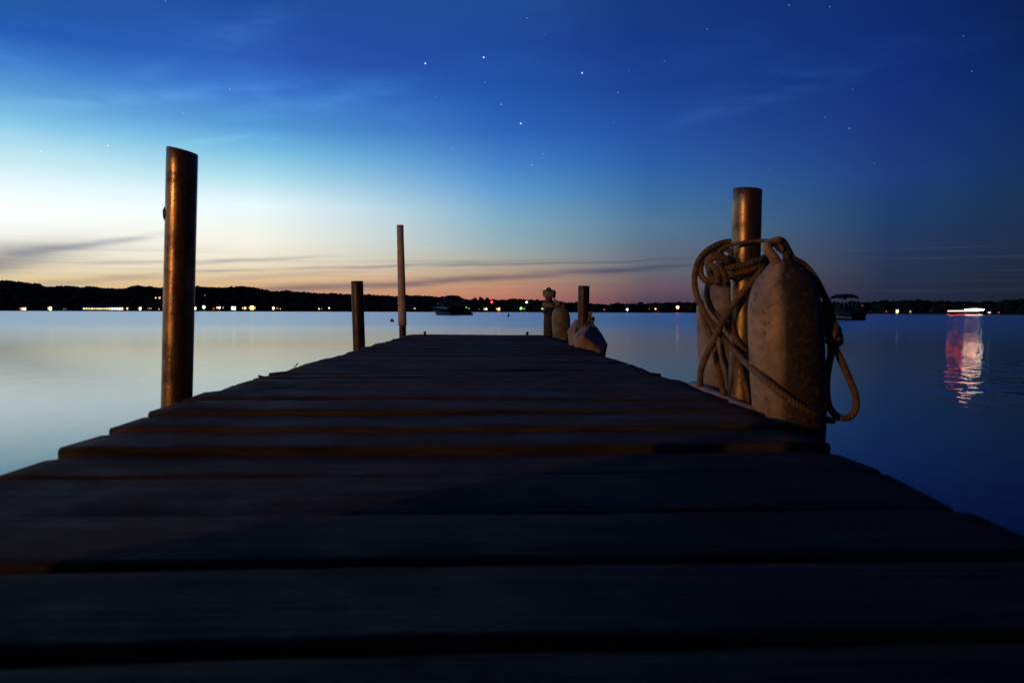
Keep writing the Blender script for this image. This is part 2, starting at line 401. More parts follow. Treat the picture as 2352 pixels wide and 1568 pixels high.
def hills():
    us = [-900+i*12 for i in range(351)]; rows = []
    for k, f in enumerate((-.03, 0, .12, .35, .7, 1.0, 1.25)):
        row = []
        for u in us:
            ds = interp(SHORE, u); dr = ds*1.28
            top = P_top(u, dr) - 9*dr/900
            d = ds + (dr-ds)*f
            z = WATER_Z + [-3, .25, 1.2, .38*(top+.5), .78*(top+.5), top+.4, top*.8][k] + (random.uniform(-.3, .3) if k > 2 else 0)
            p = horiz_point(u, d); row.append(Vector((p.x, p.y, max(z, WATER_Z-3))))
        rows.append(row)
    q = MB(); n = len(us); fs = []
    for i in range(len(rows)-1):
        for j in range(n-1): fs.append((i*n+j, i*n+j+1, (i+1)*n+j+1, (i+1)*n+j))
    q.add([p for r in rows for p in r], fs)
    structure(q.build('hills', SOIL))
def P_top(u, dist): return horiz_point(u, dist, interp(SIL, u)).z
hills()
ICO = None
def crown_verts(c, rx, rz, jit=.22, cone=False):
    global ICO
    if ICO is None:
        bm = bmesh.new(); bmesh.ops.create_icosphere(bm, subdivisions=2, radius=1)
        ICO = ([v.co.copy() for v in bm.verts], [[v.index for v in f.verts] for f in bm.faces]); bm.free()
    vs = []
    for v in ICO[0]:
        k = 1+random.uniform(-jit, jit)
        s = (1-v.z)*.55+.05 if cone else 1
        vs.append((c[0]+v.x*rx*k*s, c[1]+v.y*rx*k*s, c[2]+v.z*rz*k))
    return vs, ICO[1]
def woods():
    q = MB()
    u = -880
    while u < 3250:
        ds = interp(SHORE, u); dr = ds*1.28; px = dr/F
        # ridge line crowns touch the skyline
        for _ in range(2):
            uu = u+random.uniform(-3, 3); top = P_top(uu, dr)+random.uniform(-1.6, .7)*px
            r = random.uniform(1.6, 3.6)*px*2.2; cone = random.random() < .25
            if cone: top += 1.0*px; r *= .7
            rz = r*(1.7 if cone else 1.0); p = horiz_point(uu, dr+random.uniform(-10, 10))
            q.add(*crown_verts((p.x, p.y, top-rz), r, rz, .2, cone))
        u += 4.0
    for k in range(3600):
        u = random.uniform(-880, 3250); ds = interp(SHORE, u); dr = ds*1.28; f = random.random()
        d = ds+(dr-ds)*(.09+.89*f); top = P_top(u, dr)-5*dr/900
        fr = (0, .12, .35, .7, 1.0); hz = (.25, 1.2, .38*(top+.5), .78*(top+.5), top+.4)
        z = WATER_Z + interp(list(zip(fr, hz)), f)
        hmax = max(1.0, (P_top(u, dr)-z)*.5+ (1-f)*1.0)
        r = min(random.uniform(2.4, 4.4)*ds/700, hmax); p = horiz_point(u, d)
        q.add(*crown_verts((p.x, p.y, z+r*.75), r*1.15, r, .24, False))
    o = q.build('woods', FOREST); o['kind'] = 'stuff'; o['label'] = 'dark wooded hillside along the far shore'; o['category'] = 'woods'
woods()
TRUNK = plain('bark', (.03, .022, .016), .9)
def far_tree(u, v_top, wpx, label, cone=False, dist=None, cat='tree'):
    ds = interp(SHORE, u); d = dist or ds*1.12; px = d/F
    top = horiz_point(u, d, v_top).z; p = horiz_point(u, d); base = WATER_Z+.6
    t = thing('pine_tree' if cone else 'broadleaf_tree', (p.x, p.y, base), label, cat, 'trees standing above the shoreline woods')
    a = MB(); a.tube([(0+p.x, p.y, base), (p.x, p.y, base+(top-base)*.5), (p.x, p.y, top-.8)], lambda s: .35*(1-.8*s), 7); a.build('trunk', TRUNK, t)
    c = MB(); H = top-base
    for k in range(26):
        s = random.random(); zz = base+H*(.25+.68*s)
        wr = wpx*px/2*((1.05-s) if cone else math.sqrt(max(.1, 1-(s*2-.9)**2*.75)))
        an = random.uniform(0, 6.28); rr = wr*.6*math.sqrt(random.random()); r = max(.6, wr*.5)
        zc = min(zz, top-r*.9)
        c.add(*crown_verts((p.x+rr*math.cos(an), p.y+rr*math.sin(an), zc), r, r*(1.2 if cone else .8), .3))
    if cone: c.add(*crown_verts((p.x, p.y, top-1.4), .9, 1.4, .15, True))
    c.build('crown', FOREST, t)
far_tree(1091, 680.6, 17, 'round tree crown forming left end of the flat topped grove')
far_tree(1105, 679.6, 19, 'broad tree in the middle of the flat topped grove')
far_tree(1119, 680.2, 17, 'dense tree at right end of the flat topped grove, near the red light')
far_tree(1135, 684.3, 8, 'small pointed tree just right of the red beacon', True)
far_tree(933, 676.8, 7, 'pointed tree top just right of the tall pale pole', True)
far_tree(956, 678.0, 6, 'thin pointed tree left of the moored bow rider', True)
far_tree(658, 665.4, 17, 'rounded tree standing on the knoll of the left hill')

# ------------------------------------------------------------------ lights along the far shore
WALL_D = plain('dark_siding', (.07, .06, .05), .8); ROOF_D = plain('dark_shingle', (.03, .03, .035), .85); POLE_D = plain('dark_pole', (.05, .05, .05), .6)
EM = {}
def em(key):
    cols_ = {'warm': (1, .62, .28), 'yellow': (1, .86, .42), 'white': (1, .93, .80), 'orange': (1, .33, .06), 'red': (1, .05, .04), 'green': (.12, 1, .12), 'blue': (.55, .7, 1), 'dimred': (.8, .16, .08), 'violet': (.4, .2, 1), 'pinkish': (1, .70, .50)}
    k = key
    if k not in EM:
        c, s = key.split('_'); EM[k] = emis('lit_'+c, cols_[c], float(s))
    return EM[k]
def cottage(u, v, w_px, h_px, wins, label, group='lit cottages along the far shore', name='lit_cottage', cat='cottage', wall_w=None):
    "wins: list of (offset px, width px, height px, colour key)"
    d = interp(SHORE, u)*1.0+3; px = d/F; p = horiz_point(u, d, v); tang = math.atan2(-p.x, p.y); base = WATER_Z+.15
    W = (wall_w or w_px+4)*px; Z0 = p.z-h_px*px/2-.3; H = max(h_px*px+.9, p.z+h_px*px/2+.3-base); Dp = max(4., W*.5)
    t = thing(name, (p.x, p.y, base), label, cat, group)
    rot = Matrix.Rotation(tang, 3, 'Z'); o = Vector((p.x, p.y, 0))
    def L(x, y, z): return o + rot @ Vector((x, y, 0)) + Vector((0, 0, z))
    a = MB(); a.box(L(0, Dp/2, base+H/2), (W, Dp, H), tang); a.build('wall', WALL_D, t)
    r = MB(); e = .4; z = base+H+.01; rh = min(1.8, W*.3)
    r.add([L(-W/2-e, -e, z), L(W/2+e, -e, z), L(W/2+e, Dp+e, z), L(-W/2-e, Dp+e, z), L(-W/2-e, Dp/2, z+rh), L(W/2+e, Dp/2, z+rh)],
          [(0, 1, 5, 4), (2, 3, 4, 5), (1, 2, 5), (3, 0, 4), (3, 2, 1, 0)], False)
    r.build('roof', ROOF_D, t)
    for off, ww, hh, key in wins:
        m = MB(); m.box(L(off*px, -.06, p.z), (ww*px, .1, hh*px), tang); m.build('window', em(key), t)
    return t
def lamp(u, v, size_px, key, label, group='lamps along the far shore', name='shore_lamp', cat='lamp', d=None):
    d = d or interp(SHORE, u)*1.0+2; px = d/F; p = horiz_point(u, d, v); base = WATER_Z+.1
    t = thing(name, (p.x, p.y, base), label, cat, group)
    if p.z-base < 1: base = p.z-1
    a = MB(); a.tube([(p.x, p.y+.3, base-1), (p.x, p.y+.3, p.z)], .09, 8, smoothpath=False)
    a.tube([(p.x, p.y+.3, p.z), (p.x, p.y-.2, p.z+.12)], .05, 6, smoothpath=False); a.build('pole', POLE_D, t)
    b = MB(); b.ico((p.x, p.y-.3, p.z), size_px*px/2, 2); b.build('bulb', em(key), t)
cottage(52, 709, 11, 4.5, [(-3, 3.5, 3.4, 'red_3'), (0.5, 3.5, 4.0, 'orange_7'), (4, 2.6, 4.0, 'yellow_6')], 'leftmost cottage with red, orange and yellow windows')
cottage(114, 708.4, 8, 5, [(-2.4, 2.0, 4.2, 'orange_1.6'), (1.4, 4.0, 5.6, 'yellow_9')], 'cottage with one bright yellow window, second from left on the shore')
cottage(149, 709.8, 6, 2.4, [(-2, 1.6, 2, 'blue_0.4'), (1.6, 1.4, 2.2, 'blue_0.35')], 'cottage with two dim bluish windows left of the long lit building')
cottage(237, 708.8, 76, 5, [(-35+i*4.7, 3.5, 4.2 if i > 9 else 2.8, ('white_2.6' if i > 10 else 'warm_1.7') if i % 3 else 'yellow_1.9') for i in range(16)], 'long low building with a continuous row of lit windows', None, 'lit_lodge', 'building')
cottage(288, 708.5, 12, 4, [(-4, 2.0, 2.8, 'dimred_.8'), (3.6, 3.0, 4.4, 'warm_1.6')], 'cottage with dull red lights just right of the long lit building')
cottage(321, 708.6, 7, 5, [(-2.6, 1.5, 3, 'dimred_.6'), (.8, 3.4, 5.0, 'yellow_6')], 'cottage with a narrow bright yellow window left of the tall near post')
cottage(343.5, 708.4, 10, 3, [(-3, 2, 2.8, 'dimred_.7'), (.2, 1.6, 2.2, 'warm_.7'), (3, 1.8, 2.8, 'warm_.6')], 'faint cottage with three dim windows left of the tall near post')
lamp(365.5, 709.6, 1.8, 'blue_2', 'tiny bluish lamp at the water beside the tall near post')
lamp(358, 684, 2.6, 'warm_3', 'left of two small lamps halfway up the hill', 'lamps halfway up the left hill', d=712)
lamp(367, 684, 3.2, 'orange_5', 'brighter right one of two lamps halfway up the hill', 'lamps halfway up the left hill', d=712)
lamp(281, 667, 1.6, 'red_1.2', 'tiny dim red lamp high on the left hill', d=880)
cottage(446, 708, 9, 4.6, [(-3, 2.2, 4.0, 'warm_5'), (2, 3.6, 5.0, 'white_5')], 'cottage with white windows touching the right side of the tall near post')
lamp(468.5, 705, 6.0, 'yellow_6', 'bright yellow lamp above its green reflection near the tall post')
lamp(469, 709.6, 2.0, 'green_.8', 'faint green reflection, built as a bulb, below a bright yellow lamp')  # reflection of the yellow lamp, added as a glowing bulb on a pole
lamp(491, 708.8, 3.0, 'red_2.2', 'red lamp at the water between two warm lamps')
cottage(502, 706.4, 9, 3.6, [(-2.8, 2.4, 3, 'warm_3'), (1.8, 3.2, 4.2, 'white_5')], 'cottage with a white window just right of the red lamp')
lamp(513, 706.5, 2.2, 'warm_1.6', 'small pale lamp right of the red lamp cottage')
lamp(521, 701.9, 1.8, 'dimred_.8', 'tiny dim red lamp up the slope above the cottages', d=740)
cottage(537, 707.6, 9, 5.4, [(-.6, 8.4, 6.0, 'white_8')], 'cottage with one large glaring white picture window')
cottage(561, 707.6, 9, 4.6, [(-3, 2.6, 3.0, 'orange_2.2'), (1.8, 3.2, 4.2, 'warm_4')], 'cottage with orange windows left of the brightest orange building')
cottage(579, 706.8, 14, 7, [(-4.5, 3.6, 4, 'orange_2.2'), (0, 6.6, 8.0, 'orange_9'), (5.4, 3, 5, 'orange_1.8')], 'brightest orange lit boathouse on the shore', None, 'lit_boathouse', 'boathouse')
cottage(632, 707.8, 14, 4.6, [(-4, 3.2, 5.2, 'yellow_6'), (4, 5, 3, 'dimred_.7')], 'cottage with a yellow window beside a dull red one')
lamp(644, 709.2, 1.8, 'white_1.8', 'small white lamp right of the yellow and red cottage')
lamp(733, 709.2, 3.0, 'warm_2.6', 'small warm lamp left of the short middle post')
lamp(739, 709.4, 1.6, 'white_.6', 'very faint lamp beside a warm one left of the short middle post')
lamp(756, 707.2, 3.2, 'yellow_3', 'yellowish lamp just left of the short middle post')
cottage(952.5, 708.4, 7, 3, [(0, 4.2, 2.8, 'warm_.9')], 'dim cottage just right of the tall pale pole')
lamp(1077, 709, 5.0, 'green_.35', 'dull green glow at the stern of the moored bow rider')
lamp(1071, 705.8, 2.2, 'yellow_1.5', 'small yellowish lamp over the stern of the moored bow rider')
cottage(1115, 709.6, 9, 4, [(-3, 2, 3, 'yellow_1.5'), (1.8, 3.6, 4.4, 'orange_7')], 'cottage with bright orange window below the flat topped grove')
lamp(1101, 710, 2.2, 'dimred_.5', 'faint reddish lamp left of the orange cottage under the grove')
cottage(1144.5, 709.6, 10, 4.6, [(-3.6, 2.4, 3.2, 'warm_1.2'), (1.4, 4.2, 5.4, 'orange_9')], 'cottage with very bright orange window right of the red beacon')
lamp(1129.5, 693.6, 4.4, 'red_8', 'bright red beacon on a mast beside the flat topped grove', None, 'beacon', 'beacon', 640)
lamp(1209.5, 694, 4.2, 'yellow_7', 'round white light on a tall pole above the green lamp', None, 'pole_light', 'lamp', 640)
lamp(1196.6, 708.0, 5.0, 'green_6', 'bright green lamp at the water below the round white light')
lamp(1204, 709, 4.6, 'green_.5', 'dull green glow just right of the bright green lamp')
lamp(1245.6, 709.0, 3.4, 'orange_4', 'orange lamp touching the left side of the rope wrapped post')
lamp(1387.5, 711, 3.4, 'dimred_.7', 'faint reddish lamp right of the third steel post')
cottage(1440, 710.6, 6, 4, [(-2.2, 1.6, 3, 'warm_.8'), (1, 3.0, 4.6, 'white_5')], 'cottage with a single white window in the middle of the right shore')
lamp(1491, 709.4, 3.0, 'dimred_.3', 'barely visible red lamp left of an orange one')
lamp(1505.5, 709.2, 3.8, 'orange_4', 'orange lamp left of the brightest round dock light')
lamp(1556, 705.6, 6.0, 'orange_16', 'brightest round orange dock light with a long reflection in the water', None, 'dock_light', 'lamp')
lamp(1980.6, 701.7, 3.0, 'dimred_.35', 'faint red lamp on the slope right of the dark speedboat', d=450)
lamp(1965, 713, 3.4, 'green_.45', 'faint green lamp behind the stern of the dark speedboat')
lamp(2035, 715.3, 3.0, 'dimred_.6', 'dim reddish lamp left of the bright yellow window')
cottage(2060.5, 714.8, 7, 6, [(.2, 4.6, 6.0, 'yellow_3')], 'cottage with one bright yellow window on the right shore')
cottage(2091, 715.6, 7, 4, [(0, 3.0, 4.0, 'yellow_.5')], 'dim cottage between the yellow window and the boat with light trails')
cottage(2272.5, 717.6, 7, 3, [(0, 4.6, 2.8, 'white_1.1')], 'cottage with pale window right of the boat with light trails')
lamp(2293, 717.6, 3.2, 'dimred_.5', 'faint orange lamp at the far right of the shore')

# ------------------------------------------------------------------ boats
GEL = plain('white_gelcoat', (.80, .81, .82), .12); GELD = plain('navy_gelcoat', (.018, .022, .035), .3)
CANVAS_B = plain('black_canvas', (.012, .012, .014), .85); ALU = plain('aluminium_tube', (.35, .35, .36), .35, .8); GLASS_D = plain('dark_glass', (.02, .025, .03), .08)
RUB = plain('rubber_trim', (.02, .02, .02), .7)
def aft_dark_hull():
    m, t, b = mat('aft_dark_gelcoat'); tcn = t.node('ShaderNodeTexCoord'); sp = t.node('ShaderNodeSeparateXYZ'); t.l.new(tcn.outputs['Object'], sp.inputs[0])
    t.put(b.inputs['Base Color'], t.mix(t.mr(t.m('ADD', sp.outputs[0], t.m('MULTIPLY', sp.outputs[2], .8)), -.1, .1), (.80, .81, .82), (.012, .016, .028))); b.inputs['Roughness'].default_value = .14  # hull white forward, darker aft of midships
    return m
def boat(label, hull_m):
    "6.6 m bow rider, bow towards -x, origin at the waterline amidships"
    t = thing('bow_rider_boat', (0, 0, 0), label, 'boat', 'speedboats moored off the dock')
    L = 6.4; n = 18
    def sec(s):      # s 0 bow .. 1 stern: half beam at sheer, sheer height, keel depth, chine half beam, chine z
        b = 1.18*min(1, math.sin(min(1, s*1.55+.05)*math.pi/2)**.72) * (1-.08*max(0, s-.7)/.3)
        sheer = 1.28-.50*s**.8
        x = -L/2+L*s
        keel = -.35+ .95*max(0, (.16-s)/.16)**1.6
        cb = b*(.55+.37*min(1, s*2)); cz = .05+.62*max(0, (.35-s)/.35)**1.3
        return x, b, sheer, keel, cb, cz
    rows = []
    for i in range(n):
        s = i/(n-1); x, b, sh, k, cb, cz = sec(s); k = min(k, cz-.03)
        rk = .55*(1-min(1, s*4))          # raked stem
        ring = [Vector((x+rk*.9, 0, k))]
        for y, z, f in ((cb*.5, (k+cz)/2, .75), (cb, cz, .6), (b*.86, cz+(sh-cz)*.45, .3), (b*.97, cz+(sh-cz)*.78, .12), (b, sh, 0)):
            ring.append(Vector((x+rk*f, y, z)))
        rows.append(ring)
    def hull_strip(lo, hi, name, m, off=0.):
        q = MB()
        for sgn in (1, -1):
            vs = []; fs = []; kk = hi-lo+1
            for ring in rows:
                for p in ring[lo:hi+1]: vs.append((p.x, sgn*(p.y+off), p.z))
            for i in range(n-1):
                for j in range(kk-1): fs.append((i*kk+j, i*kk+j+1, (i+1)*kk+j+1, (i+1)*kk+j)[::sgn])
            q.add(vs, fs)
        if lo == 0:
            last = rows[-1]; q.add([(p.x, p.y, p.z) for p in last]+[(p.x, -p.y, p.z) for p in last[:0:-1]], [tuple(range(2*len(last)-1))], False)
        return q.build(name, m, t)
    hull_strip(0, 3, 'hull', hull_m)
    hull_strip(3, 4, 'stripe', GELD)
    hull_strip(4, 5, 'topsides', hull_m)
    # foredeck: crowned, to the windshield
    q = MB(); vs = []; fs = []; m_ = 9
    for i in range(9):
        x, b, sh, *_ = sec(i/(n-1)); rk = 0
        for j in range(m_):
            y = -b+2*b*j/(m_-1); vs.append((x, y, sh+.14*(1-(y/b)**2)*min(1, (i+.5)/4)+.015))
    for i in range(8):
        for j in range(m_-1): fs.append((i*m_+j, i*m_+j+1, (i+1)*m_+j+1, (i+1)*m_+j))
    q.add(vs, fs); q.build('foredeck', GEL, t)
    # gunwale rail
    q = MB()
    for sgn in (1, -1): q.tube([(r_[5].x, sgn*(r_[5].y+.01), r_[5].z) for r_ in rows], .035, 6)
    q.build('rub_rail', RUB, t)
    # cockpit cover stretched from foredeck over the windshield to the transom
    prof = [(-.85, .02), (-.35, .42), (.0, .64), (.25, .66), (.9, .56), (1.7, .40), (2.5, .26), (3.05, .10), (3.22, -.04)]
    q = MB(); rg = []
    for x, hgt in prof:
        hgt *= 1.12
        s = (x+L/2)/L; _, b, sh, *_r = sec(min(1, s)); b += .03
        rg.append([Vector((x, -b+2*b*j/12, sh+.01+hgt*(1-abs(-1+2*j/12)**3.0)-(0.10 if j in (0, 12) else 0))) for j in range(13)])
    vs = [p for r_ in rg for p in r_]; fs = [(i*13+j, i*13+j+1, (i+1)*13+j+1, (i+1)*13+j) for i in range(len(rg)-1) for j in range(12)]
    q.add(vs, fs); q.build('cockpit_cover', CANVAS_B, t)
    # bimini top on two hoops
    q = MB(); rg = []
    for i in range(11):
        x = -1.15+2.75*i/10; e = abs(i-5)/5
        zt = 3.22-.10*e**2-.30*max(0, e-.72)/.28
        rg.append([Vector((x, 1.12*math.sin(a), zt-.26*(1-math.cos(a))-.0)) for a in [R(-78+156*j/12) for j in range(13)]])
    vs = [p for r_ in rg for p in r_]+[p-Vector((0, 0, .12)) for r_ in rg for p in r_]; N = 11*13
    fs = [(i*13+j, (i+1)*13+j, (i+1)*13+j+1, i*13+j+1) for i in range(10) for j in range(12)]
    fs += [tuple(N+k for k in f[::-1]) for f in fs]
    for i in range(10): fs += [(i*13, i*13+N, (i+1)*13+N, (i+1)*13), (i*13+12, (i+1)*13+12, (i+1)*13+12+N, i*13+12+N)]
    for j in range(12): fs += [(j, j+1, j+1+N, j+N), (130+j, 130+j+N, 131+j+N, 131+j)]
    q.add(vs, fs); q.build('bimini_top', CANVAS_B, t)
    q = MB()
    for sgn in (1, -1):
        for xt, xb in ((-1.1, -.2), (-1.1, -1.75), (1.55, .5), (1.5, 2.2), (.2, .35)):
            q.tube([(xt, sgn*1.08, 2.9), (xb, sgn*1.12, .95)], .02, 6, smoothpath=False)
    q.build('bimini_frame', ALU, t)
    q = MB(); q.box((3.42, 0, .1), (.42, .5, .5)); q.box((3.5, 0, -.3), (.25, .2, .6)); q.build('stern_drive', RUB, t)
    q = MB(); q.tube([(-3.0, .28, 1.34), (-3.22, 0, 1.42), (-3.0, -.28, 1.34)], .018, 6); q.build('bow_rail', ALU, t)
    return t
def place(o, u, v_water, rz, sc=1.0):
    r = ray(u, v_water); k = (WATER_Z-CAM_Z)/r.z; p = Vector((0, 0, CAM_Z))+r*k
    o.matrix_world = Matrix.Translation(p) @ Matrix.Rotation(rz, 4, 'Z') @ Matrix.Scale(sc, 4)
    return p
b1 = boat('white bow rider, navy stripe, darker aft, under a black cover, moored beyond the dock end', aft_dark_hull())
# parts were built with identity parents, so they follow the empty
place(b1, 1036, 723.4, R(14), 1.05)
b2 = boat('dark speedboat with arched sun top seen end on behind the large fender', GELD)
place(b2, 1936, 734.5, R(-80), .70)

def trail_boat():
    t = thing('added_pontoon_boat', (0, 0, 0), 'added pontoon boat with red and warm white light trails built as tubes out on the lake', 'boat')  # hull at rest, added under the moving boat's light trails
    L = 9.9
    q = MB()
    for y in (-.95, .95): q.tube([(-L/2, y, .22), (-L/2+.7, y, .0), (L/2-.3, y, .0)], lambda s: .12+.2*min(1, s*6), 12)
    q.build('pontoon', ALU, t)
    q = MB(); q.box((0, 0, .42), (L-.6, 2.4, .14)); q.build('deck', GELD, t)
    q = MB(); q.box((0, -1.16, .85), (L-1, .05, .62)); q.box((0, 1.16, .85), (L-1, .05, .62)); q.box((L/2-.5, 0, .85), (.05, 2.2, .62)); q.box((-L/2+.5, 0, .85), (.05, 2.2, .62)); q.build('side_panel', GELD, t)
    q = MB()
    for x in (-1, 1.6, 4.1):
        for y in (-1.1, 1.1): q.tube([(x, y, .5), (x, y, 2.3)], .03, 6, smoothpath=False)
    q.build('canopy_pole', ALU, t)
    q = MB(); q.box((1.55, 0, 2.34), (5.6, 2.5, .08)); q.build('added_canopy', CANVAS_B, t)
    q = MB(); q.tube([(-L/2+.1, -1.22, 1.18), (0, -1.24, 1.24), (L/2-1.4, -1.22, 1.24)], .075, 8); q.build('red_light_trail', em('red_45'), t)  # passing boat's red light trail shaped as a glowing tube
    q = MB(); q.tube([(-.2, -1.26, 1.52), (2.4, -1.28, 1.66), (L/2, -1.26, 1.62)], .19, 8); q.build('white_light_trail', em('pinkish_30'), t)  # its pale light trail, likewise a glowing tube
    place(t, 2217, 723.0, R(-30), 1.0)
trail_boat()

# mooring buoys
BUOY = plain('buoy_plastic', (.10, .11, .14), .4)
def buoy(u, v, r, h, label):
    t = thing('mooring_buoy', (0, 0, 0), label, 'buoy', 'mooring buoys on the lake')
    q = MB(); pr = [(.0, -.3), (.7, -.25), (1, 0), (.95, .35), (.7, .7), (.3, .85), (.25, 1.0), (.05, 1.02)]
    q.rings([[Vector((r*a*math.cos(k*math.pi/8), r*a*math.sin(k*math.pi/8), h*z)) for k in range(16)] for a, z in pr]); q.build('float', BUOY, t)
    q = MB(); q.tube([(.04, 0, h), (.04, 0, h*1.15), (-.04, 0, h*1.15), (-.04, 0, h)], .012, 6); q.build('eye', BOLT, t)
    place(t, u, v, 0)
buoy(900.5, 738.5, .13, .17, 'round dark mooring buoy left of the tall pale pole')
buoy(1168, 727, .13, .42, 'small upright dark buoy right of the moored bow rider')

# ------------------------------------------------------------------ dock
XL, XR = -.52, .4375
def deck_z(d): return interp([(-3, 0), (.7, 0), (.9, .0015), (1.03, .005), (1.15, .012), (1.3, .0175), (1.5, .0225), (2, .0235), (3, .019), (5.9, .0135)], d)
def dock():
    t = thing('dock', (0, 0, -.06), 'narrow weathered wooden dock running out over the lake', 'dock')
    gaps = [.426, .578, .721, .875, 1.015, 1.158, 1.300]       # where the near gaps lie
    edges = []; y = gaps[-1]
    g = list(gaps)
    while y < 5.78:
        y += .1455+random.uniform(-.003, .003); g.append(y)
    y = gaps[0]; pre = []
    while y > -1.6: y -= .15; pre.append(y)
    g = sorted(pre)+g
    for i in range(len(g)-1):
        y0, y1 = g[i], g[i+1]; gap = random.uniform(.009, .0135) if y1 > .8 else .021
        wd = (y1-y0)-gap; yc = (y0+y1)/2; z = deck_z(yc)+random.uniform(-.0013, .0013)
        skew = R(interp([(.4, 2.2), (1.7, -.4), (3.2, 0), (6, 0)], yc))+random.gauss(0, R(.14))
        xl = XL+random.uniform(-.006, .006); xr = XR+random.uniform(-.005, .005)
        tilt = random.gauss(0, .018); T = .036; n = 26; rings = []; vc = []
        br = .0065; ph = random.uniform(0, 6)
        for k in range(n+1):
            s = k/n; x = xl+(xr-xl)*s
            endr = .006 if k in (0, n) else 0
            if k == 0: x0 = x
            yy = yc + math.tan(skew)*(x-(XL+XR)/2); zz = z+.0015*math.sin(x*5+ph)
            ring = []
            prof = []
            h = wd/2
            for cx_, cz_, a0 in ((h-br, -br, 0), (-h+br, -br, 90), (-h+br, -T+br, 180), (h-br, -T+br, 270)):
                for a in (0, 30, 60, 90):
                    prof.append((cx_+br*math.cos(R(a0+a)), cz_+br*math.sin(R(a0+a))))
            # cup the top a little
            for py, pz in prof:
                jy = random.uniform(-.0009, .0009); jz = random.uniform(-.0006, .0006)
                f = 1-endr/h
                cup = -.0016*(1-(py/h)**2) if pz > -T/2 else 0
                ring.append(Vector((x, yy+py*f+jy, zz+(pz+T/2)*(1-endr/T)-T/2+cup+py*math.tan(tilt)+jz)))
            rings.append(ring); vc.append(s)
        q = MB(); q.rings(rings, True, True, vc); q.build('board', WOOD, t)
    # stringers, cross joists
    q = MB()
    for x in (XL+.05, (XL+XR)/2, XR-.05): 
        q.box((x, 2.1, -.105+.02), (.04, 7.3, .09))
    q.build('stringer', WOOD, t)
    q = MB(); q.box(((XL+XR)/2, 5.80, -.05), (XR-XL-.01, .03, .09)); q.build('end_fascia', WOOD, t)
    # pale edging strip beside the near right post
    q = MB(); a = P(1593, 884, 1.735); b = P(1730, 946, 1.36)
    
    rg = []
    for k in range(9):
        p = a.lerp(b, k/8); w_, h_ = .011, .0075
        rg.append([p+Vector((w_*sx*(1 if k % 2 else .93), 0, h_*sz+random.uniform(-.0008, .0008))) for sx, sz in ((1, -.6), (1, .6), (.6, 1), (-.6, 1), (-1, .6), (-1, -.6), (-.6, -1), (.6, -1))])
    q.rings(rg); q.build('edge_strip', plain('pale_rub_strip', (.30, .24, .20), .8), t, 'pale worn rub strip along the right edge beside the near post')
    for u in (976, 1211):
        q = MB(); p = P(u, 768, 5.74); z0 = .012
        q.tube([(p.x, 5.74, z0-.02), (p.x, 5.74, z0+.018)], .009, 8, smoothpath=False); q.ico((p.x, 5.74, z0+.018), .012, 1, 0, (1, 1, .6)); q.build('bolt', BOLT, t)
    return t
dock()

# ------------------------------------------------------------------ posts
def pipe(q, top, bot, r, ext=1.6, wall=.004, slant=0., sides=40):
    "open ended tube from below the water to its top; slant tips the cut"
    top, bot = Vector(top), Vector(bot); ax = (top-bot).normalized(); low = bot-ax*ext
    e1 = ax.cross(Vector((0, 1, 0))).normalized()*-1; e1 = e1 if e1.x > 0 else -e1; e2 = ax.cross(e1)
    def ring(c, rr, sl=0): return [c+e1*rr*math.cos(a)+e2*rr*math.sin(a)+ax*(-sl*rr*math.cos(a)) for a in [2*math.pi*j/sides for j in range(sides)]]
    L = (top-low).length; rg = []
    for k in range(14):
        f = k/13; rg.append(ring(low.lerp(top-ax*.03, f), r*(1+random.uniform(-.004, .004))))
    rg += [ring(top-ax*.0015, r, slant), ring(top, r-.0012, slant), ring(top, r-wall, slant), ring(top-ax*.12, r-wall, 0)]
    q.rings(rg, True, True)
def steel_post(top, bot, r, label, mt, slant=0., bolt=None, group='steel dock posts'):
    t = thing('steel_post', bot, label, 'post', group)
    q = MB(); pipe(q, top, bot, r, slant=slant); q.build('pipe', mt, t)
    if bolt:
        q = MB(); b = Vector(bolt); q.tube([b+Vector((.012, 0, 0)), b-Vector((.0030, 0, 0))], .0115, 8, smoothpath=False); q.ico(b-Vector((.0015, 0, 0)), .0105, 2, .06, (.5, 1, 1.3)); q.build('set_screw', BOLT, t)
    return t
D1 = 1.517
steel_post(P(418.7, 346, D1), P(406, 925, D1), .0268, 'tall near steel post on the left edge with an orange gleam', STEEL_DARK, .20, P(383.5, 492, D1-.006))
steel_post(P(1716.6, 434.5, 1.507), P(1705, 945, 1.507), .0262, 'near right steel post wrapped in a tangle of rope', STEEL, .05)
steel_post(P(820, 645.5, 3.74), P(825, 800, 3.74), .0270, 'short steel post halfway along the left edge', STEEL_DULL, .0)
steel_post(P(1341, 656.5, 3.95), P(1338.5, 800, 3.95), .0272, 'short steel post on the right edge with a canvas bumper slung round it', STEEL_DULL, .0)
steel_post(Vector((-.585, .30, .30)), Vector((-.585, .30, 0)), .0268, 'steel post on the left edge closest to the camera, unseen, casting shade on the boards', STEEL_DARK, .05)  # unseen post, placed so its strip of shade crosses the boards
t = thing('sleeved_pole', P(925, 775, 5.74), 'thin tall pole with a pale plastic sleeve at the dock end', 'pole')
q = MB(); top = P(919, 517, 5.74); bot = P(924.5, 747, 5.74); lo = P(925, 772, 5.74)
pipe(q, bot+Vector((0, 0, .02)), lo, .0238, 1.5); q.build('pipe', STEEL_DULL, t)
q = MB(); rg = []
for k in range(16):
    f = k/15; c = bot.lerp(top, f); r_ = .0290+(.0235-.0290)*min(1, f*1.15)
    rg.append([c+Vector((r_*math.cos(a), r_*math.sin(a), 0)) for a in [2*math.pi*j/24 for j in range(24)]])
rg.append([top+Vector((.019*math.cos(a), .019*math.sin(a), 0)) for a in [2*math.pi*j/24 for j in range(24)]])
